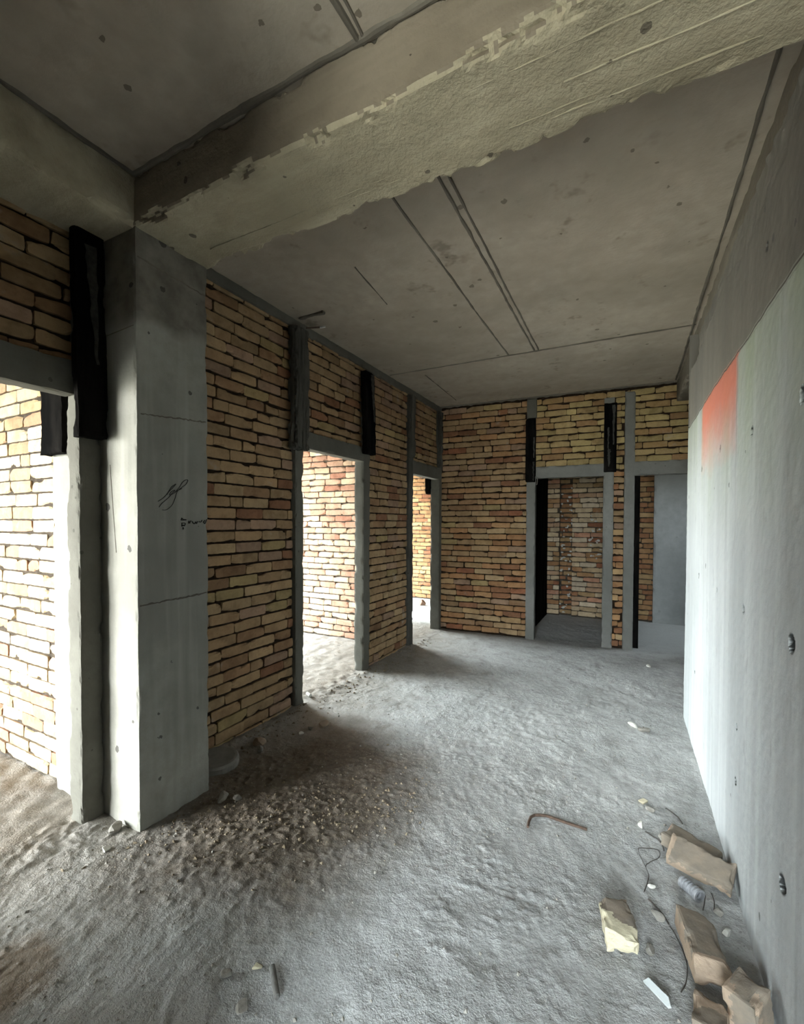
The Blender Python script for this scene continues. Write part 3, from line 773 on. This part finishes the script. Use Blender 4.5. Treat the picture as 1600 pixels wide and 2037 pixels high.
# end face and body
e = np.array((XR(3.905), 3.905, 0))
P = np.zeros((40, 8, 3))
for j in range(40):
    for i in range(8):
        P[j, i] = (e[0] + .001 + i * .03, 3.902 + .003 * math.sin(j * 1.7), -.02 + j * 2.86 / 39)
acc.grid(P, 0)
acc.box((XR(W0) + .09, W0, -.02), (XR(3.9) + .30, 3.9, 2.80))
wall_right = tag(acc.build('wall_right', M['rwall']), 'long pale concrete wall on the right with tie holes and red paint', 'wall', kind='structure')

# ---- rooms behind the left wall
acc = Acc()
bricks(acc, (-5.6, 1.262, 0), (1, 0, 0), (0, -1, 0), [(0, 2.84, 0, 3.0)], 49, PAL_PALE, core=.12, joint=.009, recess=.010)
tag(acc.build('wall_room', [M['brick'], M['mortar_light']]), 'brightly lit pale brick wall seen through the near left doorway', 'wall', kind='structure')
acc = Acc()
bricks(acc, (-5.6, 4.50, 0), (1, 0, 0), (0, -1, 0), [(0, 3.17, 0, 3.0)], 50, PAL_PINK, core=.12, chip=.6)
tag(acc.build('wall_room', [M['brick'], M['mortar_light']]), 'brightly lit brick wall seen through the middle left doorway', 'wall', kind='structure')
acc = Acc()
bricks(acc, (-5.6, 7.62, 0), (1, 0, 0), (0, -1, 0), [(0, 3.2, 0, 3.0)], 52, PAL_RED, core=.12, chip=.6)
tag(acc.build('wall_room', [M['brick'], M['mortar_light']]), 'orange-lit brick wall seen through the far left corner doorway', 'wall', kind='structure')
a = Acc(); a.box((-2.42, 5.6, -.02), (-2.30, 7.8, 3.0)); tag(a.build('wall_room_side', M['post']), 'side wall of the far left room behind the back wall', 'wall', kind='structure')

# ---- outer walls with the unglazed window openings that light the place
def wall_x(name, x, y0, y1, opens, label, t=.2, mat='post'):
    a = Acc(); ys = y0
    for (p, q, z0, z1) in opens:
        a.box((x - t, ys, -.02), (x, p, ZC + .05)); a.box((x - t, p, -.02), (x, q, z0)); a.box((x - t, p, z1), (x, q, ZC + .05)); ys = q
    a.box((x - t, ys, -.02), (x, y1, ZC + .05))
    return tag(a.build(name, M[mat]), label, 'wall', kind='structure')
def wall_y(name, y, x0, x1, opens, label, t=.2, mat='post'):
    a = Acc(); xs = x0
    for (p, q, z0, z1) in opens:
        a.box((xs, y - t, -.02), (p, y, ZC + .05)); a.box((p, y - t, -.02), (q, y, z0)); a.box((p, y - t, z1), (q, y, ZC + .05)); xs = q
    a.box((xs, y - t, -.02), (x1, y, ZC + .05))
    return tag(a.build(name, M[mat]), label, 'wall', kind='structure')
OPEN_X = [(-3.3, -.9, .0, 2.2), (2.0, 4.2, .0, 2.5), (5.2, 7.2, .0, 2.4)]
OPEN_R = [(6.3, 7.1, 1.5, 2.1)]  # unseen window added to brighten the space behind the right doorway
OPEN_Y = [(-5.5, -4.3, 0., 2.2)]
OPEN_H = [(-.74, .37, 0., 2.4)]
wall_x('wall_outer', -5.6, -3.6, 7.9, OPEN_X, 'outer wall of the left rooms with open window holes')
wall_y('wall_front', -3.4, -5.7, -.75, OPEN_Y, 'front wall of the near left room with a window hole')
wall_y('wall_balcony', -2.0, -.80, 2.6, OPEN_H, 'front wall behind the viewer with an open balcony doorway')
a = Acc(); a.box((-.95, -3.4, -.02), (-.75, .12, ZC + .02)); a.box((-2.42, -.05, -.02), (-.75, .12, ZC + .02))  # added stub, keeps balcony light off the left part of the floor
tag(a.build('wall_near_blocker', M['post']), 'unseen wall stub beside the viewer, added to block light', 'wall', kind='structure')
wall_x('wall_passage', 2.6, -3.4, 8.0, OPEN_R, 'plain wall closing the side passage on the right')
a = Acc(); a.box((.66, 3.6, -.02), (2.5, 3.9, ZC + .02)); a.box((-5.8, 7.78, -.02), (2.6, 8.0, ZC + .02))
tag(a.build('wall_side_passage', M['plaster']), 'plain end walls of the side passage', 'wall', kind='structure')

# ================================================================== LOOSE THINGS
def lump(name, p, size, mat, label, cat, group=None, seed=0, rz=0., flat=.7, n=3, sink=.15):
    """an irregular broken stone: icosphere cut and pushed about"""
    import bmesh as bm_
    b = bm_.new(); bm_.ops.create_icosphere(b, subdivisions=n, radius=1.)
    V = np.array([v.co[:] for v in b.verts]); Fc = [tuple(v.index for v in f.verts) for f in b.faces]; b.free()
    R = np.random.RandomState(seed)
    for _ in range(9):
        d = R.normal(size=3); d /= np.linalg.norm(d); c = R.uniform(.45, .85)
        k = V @ d; V = V - np.clip(k - c, 0, None)[:, None] * d
    V = V * (1 + .06 * fbm(V, 3, 2, seed))[:, None]
    V = V * np.array((size, size * R.uniform(.6, .9), size * flat))
    V[:, 2] -= V[:, 2].min()
    a = Acc(); a.add(V, Fc)
    o = a.build(name, M[mat]); o.location = (p[0], p[1], fh1(*p) - size * flat * sink); o.rotation_euler = (0, 0, rz)
    return tag(o, label, cat, group)

def loose_brick(name, loc, rot, dims, mats, label, seed, cut=None, patch=None):
    """a worn brick, broken along the planes in cut; patch = (normal, offset) faces beyond it take material 1"""
    a = rough_box((-dims[0] / 2, -dims[1] / 2, -dims[2] / 2), (dims[0] / 2, dims[1] / 2, dims[2] / 2), .005, .0018, .007, seed, 22)
    V = np.concatenate(a.v)
    for (nx, ny, nz, c) in (cut or []):
        nrm = np.array((nx, ny, nz), float); nrm /= np.linalg.norm(nrm)
        k = V @ nrm - c + fbm(V, 40, 3, seed + 5) * .003
        V = V - np.clip(k, 0, None)[:, None] * nrm
    a.v = [V]; a.c = [np.ones((len(V), 3))]
    if patch:
        for i, f in enumerate(a.f):
            c = V[list(f)].mean(0)
            for (nx, ny, nz, cc) in patch:
                if c[0] * nx + c[1] * ny + c[2] * nz > cc + .005 * math.sin(c[0] * 90 + c[1] * 40) + .003 * math.sin(c[0] * 260 - c[2] * 200): a.m[i] = 1
    o = a.build(name, [M[m] for m in mats])
    o.location = loc; o.rotation_euler = rot
    return tag(o, label, 'brick', 'loose bricks beside the right-hand wall')
R15 = math.radians
loose_brick('brick', (-.028, 1.715, .038), (0, R15(-2), R15(103)), (.185, .108, .062), ['cream', 'dustbrick'],
            'cream brick with a dusty brown top lying alone on the floor', 91, cut=[(1, .5, 0, .085), (-1, .35, .6, .078)], patch=[(.55, -.35, .9, .018)])
loose_brick('brick', (.245, 2.27, .036), (R15(4), R15(3), R15(-28)), (.21, .105, .06), ['dustbrick', 'redbrick'],
            'reddish tan brick half hidden under another one against the wall', 92, cut=[(.6, 1, 0, .085)], patch=[(-1, 0, 0, .100)])
loose_brick('brick', (.262, 2.128, .072), (R15(27), R15(5), R15(-16)), (.225, .115, .058), ['dustbrick', 'pinkbrick'],
            'dusty tan brick tilted on top of a reddish one against the wall', 93, cut=[(1, -.7, 0, .12)], patch=[(-1, 0, 0, .095), (0, -1, -.3, .052)])
loose_brick('brick', (.224, 1.742, .045), (R15(5), R15(3), R15(99)), (.24, .108, .07), ['dustbrick', 'pinkbrick'],
            'long mud-caked brick lying in front of the paler broken pieces', 94, cut=[(1, -.6, .2, .105), (-1, 0, .9, .088)], patch=[(-1, 0, .3, .088), (0, 1, -.3, .046)])
loose_brick('brick', (.312, 1.562, .062), (R15(4), R15(-3), R15(-33)), (.085, .105, .125), ['pinkbrick', 'dustbrick'],  # paler tan on one side stands in for the light on it
            'broken half brick nearest the wall foot with a tan side coloured as if lit', 95, cut=[(.7, .7, .3, .075), (.2, 1, .7, .08)], patch=[(.1, .2, 1, .055), (.25, -1, 0, .046), (1, .1, 0, .038)])
loose_brick('brick', (.214, 1.487, .040), (R15(-5), R15(6), R15(80)), (.12, .085, .07), ['pinkbrick', 'dustbrick'],
            'pale broken brick end just below the mud-caked brick', 96, cut=[(.5, -.8, .3, .055)], patch=[(-.3, 0, 1, .03)])

# ribbed plastic sleeve under the bricks
sl = empty('plastic_sleeve', (.228, 2.035, 0)); tag(sl, 'short grey ribbed plastic sleeve by the stacked bricks', 'sleeve')
A = Acc(); ax = Vector((.66, -.75, .05)).normalized(); p0 = Vector((-.035, .03, .024 + fh1(.228, 2.035)))
prof = []
for i in range(25):
    t = i / 24; prof.append((p0 + ax * (.08 * t), .019 + .0035 * (math.sin(t * 2 * PI * 6) > 0) + .002 * t))
A.tube([p for p, _ in prof], [r for _, r in prof], 20, cap=False)
prof2 = prof[::-1]
A.tube([p for p, _ in prof2], [r - .0045 for _, r in prof2], 20, cap=False)
# rim
n = 20; V = []; Fq = []
A.build('tube', M['plastic'], sl)
A = Acc()
pe = p0 + ax * .08
side = ax.cross(Vector((0, 0, 1))).normalized(); up = Vector((0, 0, 1))
for k in range(25):
    t = 2 * PI * k / 24
    for rr_, off in ((.0165, -.004), (.0165, .002), (.0245, .002), (.0245, -.004)):
        V.append(pe + ax * off + (side * math.cos(t) + up * math.sin(t)) * rr_)
for k in range(24):
    for j in range(4):
        Fq.append((k * 4 + j, k * 4 + (j + 1) % 4, k * 4 + 4 + (j + 1) % 4, k * 4 + 4 + j))
A.add([tuple(v) for v in V], Fq); A.build('rim', M['plastic'], sl)
A = Acc()
for k in range(3):
    t = 2 * PI * k / 3 + .4; A.tube([pe + ax * -.02, pe + ax * -.02 + (side * math.cos(t) + up * math.sin(t)) * .017], .0025, 6)
A.build('spoke', M['plastic'], sl)

# broken piece of white tile on edge
A = Acc()
prism = [(-.042, -.008), (-.035, .012), (.030, .010), (.044, -.006), (.038, -.013)]
h = .010
V = [(x, y, 0) for x, y in prism] + [(x * .98, y * .9, h) for x, y in prism]
k = len(prism)
A.add(V, [tuple(range(k))[::-1], tuple(range(k, 2 * k))] + [(i, (i + 1) % k, k + (i + 1) % k, k + i) for i in range(k)])
o = A.build('tile_shard', M['tile']); o.location = (.088, 1.545, fh1(.088, 1.545) + .012); o.rotation_euler = (R15(28), 0, R15(-34))
tag(o, 'white glazed tile shard left of the mud-caked brick', 'tile')

# bent bar lying on the screed
A = Acc()
fz = lambda x, y, r: (x, y, fh1(x, y) + r + .002)
path = [(-.425, 2.125), (-.428, 2.165), (-.425, 2.20), (-.412, 2.222), (-.39, 2.234), (-.36, 2.243), (-.30, 2.243), (-.235, 2.24), (-.172, 2.236)]
A.tube([fz(x, y, .006) for x, y in path], .0065, 10)
o = A.build('bent_rebar', M['rust']); tag(o, 'rusty reinforcing bar bent into a hook, lying on the floor', 'rebar')
# short thick bar at the front
A = Acc()
p, q = Vector((-1.012, 1.048, 0)), Vector((-.930, .984, 0))
A.tube([(p.x, p.y, fh1(p.x, p.y) + .014), ((p.x + q.x) / 2, (p.y + q.y) / 2, fh1(-.97, 1.016) + .015), (q.x - .004, q.y + .003, fh1(q.x, q.y) + .016), (q.x, q.y, fh1(q.x, q.y) + .016)], [.0095, .0095, .0095, .006], 14)
tag(A.build('steel_bar', M['steel']), 'short straight grey bar on the floor near the viewer', 'bar')

def wire(pts, r, label, seed):
    A = Acc(); P = spline([(*q, 0) for q in pts], 6)
    A.tube([(p[0], p[1], fh1(p[0], p[1]) + r + .003) for p in P], r, 6)
    return tag(A.build('wire', M['wire']), label, 'wire', 'scraps of binding wire')
wire([(.041, 2.216), (.075, 2.232), (.118, 2.245), (.122, 2.20), (.085, 2.15), (.068, 2.116), (.078, 2.06), (.059, 1.965)], .0016, 'looped binding wire left of the stacked bricks', 1)
wire([(.041, 2.214), (.045, 2.18), (.058, 2.14), (.068, 2.112)], .0014, 'thin wire strand closing the loop left of the stacked bricks', 2)
wire([(.073, 2.35), (.10, 2.33), (.123, 2.313), (.138, 2.28), (.142, 2.25)], .0026, 'dark wire running from the white lump towards the stacked bricks', 3)
wire([(.072, 1.935), (.095, 1.91), (.119, 1.878), (.135, 1.845)], .0028, 'dark straight wire scrap between the cream brick and the stack', 4)
wire([(.137, 1.84), (.154, 1.805), (.172, 1.74), (.177, 1.69), (.168, 1.63), (.151, 1.588)], .0018, 'long curved wire beside the mud-caked brick', 5)
wire([(.168, 2.585), (.195, 2.555), (.218, 2.525), (.231, 2.484)], .0028, 'dark wire scrap behind the stacked bricks', 6)
wire([(.27, 2.05), (.262, 2.01), (.252, 1.965)], .0018, 'wire stub sticking out before the plastic sleeve', 7)
wire([(.292, 2.075), (.296, 2.03), (.288, 1.985)], .0018, 'wire stub nearer the wall beside the plastic sleeve', 8)

# cement disc at the foot of the column
A = Acc(); n = 40; prof = [(0, .0), (.105, .0), (.118, .012), (.118, .045), (.108, .058), (.095, .060), (.0, .055)]
V = []; Fq = []
for (r_, z_) in prof:
    for k in range(n):
        t = 2 * PI * k / n; V.append((r_ * math.cos(t) * (1 + .02 * math.sin(3 * t)), r_ * math.sin(t), z_))
for i in range(len(prof) - 1):
    for k in range(n): Fq.append((i * n + k, i * n + (k + 1) % n, (i + 1) * n + (k + 1) % n, (i + 1) * n + k))
A.add(V, Fq); o = A.build('cement_disc', M['discmat']); o.location = (-2.165, 1.80, fh1(-2.14, 1.82) - .004); o.rotation_euler = (R15(3), R15(4), 0)
tag(o, 'round grey cement disc on the floor behind the column', 'disc')

# rubble that can be told apart
for i, (p, s, m, lb, fl) in enumerate([
    ((.067, 2.577), .028, 'cream', 'cream triangular brick chip farther along the floor by the right wall', .55),
    ((.053, 2.378), .024, 'white', 'white plaster lump left of the stacked bricks', .8),
    ((.086, 2.006), .015, 'white', 'small white pebble between the cream brick and the plastic sleeve', .7),
    ((.023, 3.541), .045, 'white', 'pale rubble lump farthest down the floor near the right wall', .45),
    ((.095, 3.50), .05, 'stone', 'grey rubble lump beside the pale one near the right wall', .4),
    ((.16, 5.10), .03, 'white', 'small white lump in front of the doorway on the right', .6),
    ((-2.033, 1.097), .02, 'white', 'pale chip on the floor in front of the near doorway post', .5),
    ((.017, 1.80), .014, 'soilstone', 'tan crumb right behind the cream brick', .7),
    ((-2.13, 2.085), .05, 'pinkbrick', 'tan brick fragment behind the cement disc', .6),
    ((-2.07, 2.035), .035, 'stone', 'grey chip next to the tan brick fragment behind the disc', .6),
    ((-1.925, 2.50), .045, 'pinkbrick', 'brick fragment in the shadow near the middle doorway', .6),
    ((-1.98, 2.42), .03, 'stone', 'grey stone beside the brick fragment near the middle doorway', .6),
    ((-1.99, 2.34), .022, 'white', 'pale chip in the shadow before the middle doorway', .5),
    ((-3.236, 6.975), .07, 'redbrick', 'red brick piece on the floor beyond the far left doorway', .9),
    ((-1.86, 1.58), .04, 'stone', 'grey mortar lump at the far foot of the column', .7),
    ((-1.80, 1.62), .026, 'stone', 'small mortar lump out from the far foot of the column', .7),
    ((-2.12, 1.19), .035, 'stone', 'mortar lump in the gap between the doorway post and the column', .7),
    ((-1.06, 1.03), .018, 'cream', 'small cream chip touching the end of the short grey bar', .6),
    ((-1.01, .925), .026, 'stone', 'thin flake of grey mortar near the short grey bar', .25),
    ((-1.13, .965), .022, 'stone', 'grey pebble left of the short grey bar', .6),
    ((.30, 1.98), .022, 'stone', 'grey pebble by the wall foot near the plastic sleeve', .6),
    ((.315, 1.90), .024, 'white', 'pale pebble by the wall foot above the mud-caked brick', .5),
    ((.10, 1.86), .026, 'stone', 'grey mortar crumb beside the dark straight wire', .5),
    ((.07, 1.70), .024, 'stone', 'flat grey mortar crumb right of the cream brick', .4),
    ((.095, 2.53), .024, 'stone', 'grey pebble touching the cream triangular chip', .5),
    ((.14, 2.33), .022, 'stone', 'grey pebble beside the dark wire at the stacked bricks', .6),
]):
    nm = {'cream': 'brick_chip', 'white': 'plaster_lump', 'stone': 'mortar_lump', 'soilstone': 'crumb', 'pinkbrick': 'brick_fragment', 'redbrick': 'brick_fragment'}[m]
    lump(nm, p, s, m, lb, 'rubble', 'rubble on the floor', 300 + i, rz=i * 1.7, flat=fl)
A = Acc(); A.tube([(-2.37, 2.86, fh1(-2.37, 2.86) + .016), (-2.32, 2.84, fh1(-2.32, 2.84) + .016)], .014, 10)
tag(A.build('pipe_offcut', M['white']), 'short white pipe offcut on the sill of the middle left doorway', 'pipe')

# uncountable crumbs and gravel
def gravel(name, npts, sampler, smin, smax, mat, label, seed):
    R = np.random.RandomState(seed); A = Acc()
    base = np.array([(1, 0, 0), (-1, 0, 0), (0, 1, 0), (0, -1, 0), (0, 0, 1), (0, 0, -1)], float)
    Fc = [(0, 2, 4), (2, 1, 4), (1, 3, 4), (3, 0, 4), (2, 0, 5), (1, 2, 5), (3, 1, 5), (0, 3, 5)]
    pts = []
    while len(pts) < npts:
        q = sampler(R)
        if q is not None: pts.append(q)
    X = np.array(pts); Z = fh(X[:, 0], X[:, 1])
    for (x, y), z in zip(X, Z):
        s = smin + (smax - smin) * R.rand() ** 3
        th = R.rand() * 6.28; c, sn = math.cos(th), math.sin(th)
        V = base * R.uniform(.6, 1.15, (6, 3)) * np.array((s, s * .8, s * .6)) + R.uniform(-.25, .25, (6, 3)) * s
        V = np.stack([V[:, 0] * c - V[:, 1] * sn + x, V[:, 0] * sn + V[:, 1] * c + y, V[:, 2] + z + s * .2], -1)
        A.add(V, Fc)
    return tag(A.build(name, M[mat]), label, 'gravel', kind='stuff')
def s_band(R):
    # along the edge of the soil swept off the column, plus a scatter
    t = R.rand(); x = -2.0 + 1.0 * t + R.normal() * .10; y = 1.28 + .75 * t + R.normal() * .16
    return (x, y) if x > -2.22 and not (x < XC + .02 and YC0 - .02 < y < YC1 + .02) else None
def s_all(R):
    x = R.uniform(-2.2, .33); y = .5 + 4.2 * R.rand() ** 1.6
    return (x, y) if not (x < XC + .02 and YC0 - .02 < y < YC1 + .02) and math.hypot(x + 2.165, y - 1.8) > .15 else None
def s_wall(R):
    y = R.uniform(1.65, 5.0); x = -2.28 + abs(R.normal()) * .12
    return (x, y) if math.hypot(x + 2.165, y - 1.8) > .15 else None
gravel('gravel', 900, s_band, .003, .013, 'soilstone', 'brown gravel swept into a band in front of the column', 1)
gravel('gravel', 1300, s_all, .002, .010, 'stone', 'fine grey grit scattered over the whole floor', 2)
gravel('gravel', 500, s_wall, .003, .016, 'soilstone', 'dusty brick crumbs along the foot of the left wall', 3)

# ================================================================== LIGHT
GLOW = 1.6
w = bpy.data.worlds.new('overcast_sky'); scn.world = w; w.use_nodes = True
nt = w.node_tree; nt.nodes.clear()
out = nt.nodes.new('ShaderNodeOutputWorld'); bg = nt.nodes.new('ShaderNodeBackground')
tc = nt.nodes.new('ShaderNodeTexCoord'); sp = nt.nodes.new('ShaderNodeSeparateXYZ'); rp = nt.nodes.new('ShaderNodeValToRGB')
mr = nt.nodes.new('ShaderNodeMapRange'); mr.inputs[1].default_value = -1; mr.inputs[2].default_value = 1
nt.links.new(tc.outputs['Generated'], sp.inputs[0]); nt.links.new(sp.outputs[2], mr.inputs[0]); nt.links.new(mr.outputs[0], rp.inputs[0])
e = rp.color_ramp.elements
e[0].position = .45; e[0].color = (.42, .43, .38, 1); e[1].position = .53; e[1].color = (.87, .97, 1.02, 1)
x = e.new(1.0); x.color = (1.17, 1.34, 1.44, 1)
# the western sky (beyond the left rooms) is brighter and warmer than the southern one
mw = nt.nodes.new('ShaderNodeMapRange'); mw.inputs[1].default_value = .1; mw.inputs[2].default_value = -.8; mw.inputs[3].default_value = 0; mw.inputs[4].default_value = 1
nt.links.new(sp.outputs[0], mw.inputs[0])
mx = nt.nodes.new('ShaderNodeMix'); mx.data_type = 'RGBA'; mx.blend_type = 'MULTIPLY'; mx.inputs[7].default_value = (1.12, 1.12, 1.09, 1)
nt.links.new(mw.outputs[0], mx.inputs[0]); nt.links.new(rp.outputs[0], mx.inputs[6])
dv = nt.nodes.new('ShaderNodeVectorMath'); dv.operation = 'DOT_PRODUCT'; g = Vector((-.60, -.79, .06)).normalized(); dv.inputs[1].default_value = g
nt.links.new(tc.outputs['Generated'], dv.inputs[0])
gm = nt.nodes.new('ShaderNodeMapRange'); gm.interpolation_type = 'SMOOTHSTEP'; gm.inputs[1].default_value = .945; gm.inputs[2].default_value = .992; gm.inputs[3].default_value = 0; gm.inputs[4].default_value = GLOW
nt.links.new(dv.outputs['Value'], gm.inputs[0])
ga = nt.nodes.new('ShaderNodeMix'); ga.data_type = 'RGBA'; ga.blend_type = 'ADD'; ga.inputs[7].default_value = (1, .98, .94, 1)
nt.links.new(gm.outputs[0], ga.inputs[0]); ga.clamp_factor = False; nt.links.new(mx.outputs[2], ga.inputs[6])
nt.links.new(ga.outputs[2], bg.inputs[0]); bg.inputs[1].default_value = 6.0
nt.links.new(bg.outputs[0], out.inputs[0])
def portal(name, loc, rot, sx, sy):
    l = bpy.data.lights.new(name, 'AREA'); l.shape = 'RECTANGLE'; l.size = sx; l.size_y = sy; l.cycles.is_portal = True
    o = bpy.data.objects.new(name, l); o.location = loc; o.rotation_euler = rot; link(o)
for (p, q, z0, z1) in OPEN_X:
    portal('window_portal', (-5.72, (p + q) / 2, (z0 + z1) / 2), (0, -PI / 2, 0), z1 - z0, q - p)
for (p, q, z0, z1) in OPEN_R:
    portal('window_portal', (2.62, (p + q) / 2, (z0 + z1) / 2), (0, PI / 2, 0), z1 - z0, q - p)
for (p, q, z0, z1) in OPEN_H:
    portal('window_portal', ((p + q) / 2, -2.12, (z0 + z1) / 2), (PI / 2, 0, 0), q - p, z1 - z0)
for (p, q, z0, z1) in OPEN_Y:
    portal('window_portal', ((p + q) / 2, -3.52, (z0 + z1) / 2), (PI / 2, 0, 0), q - p, z1 - z0)

# ================================================================== CAMERA
cam = bpy.data.cameras.new('camera'); co = link(bpy.data.objects.new('camera', cam))
yaw, pitch, roll = -0.47948788988, -0.0189883945, 0.00384641414
F = Vector((math.sin(yaw) * math.cos(pitch), math.cos(yaw) * math.cos(pitch), math.sin(pitch)))
r = Vector((math.cos(yaw), -math.sin(yaw), 0)); u = r.cross(F)
r2 = r * math.cos(roll) + u * math.sin(roll); u2 = -r * math.sin(roll) + u * math.cos(roll)
co.matrix_world = Matrix(((r2.x, u2.x, -F.x, 0), (r2.y, u2.y, -F.y, 0), (r2.z, u2.z, -F.z, 1.45), (0, 0, 0, 1)))
cam.sensor_fit = 'VERTICAL'; cam.sensor_height = 36; cam.sensor_width = 36 * 1600 / 2037
cam.lens = 879.488 / 2037 * 36
cam.shift_x = -(800.99 - 800) / 2037; cam.shift_y = (1056.05 - 1018.5) / 2037
cam.clip_start = .02
scn.camera = co
scn.view_settings.view_transform = 'Standard'; scn.view_settings.look = 'None'
scn.view_settings.exposure = 3.1; scn.view_settings.gamma = 1.0; scn.view_settings.use_curve_mapping = False
scn.cycles.use_denoising = True
scn.cycles.max_bounces = 4; scn.cycles.diffuse_bounces = 4
scn.cycles.use_adaptive_sampling = True; scn.cycles.adaptive_threshold = .1; scn.cycles.adaptive_min_samples = 16
scn.cycles.sample_clamp_indirect = 8.0
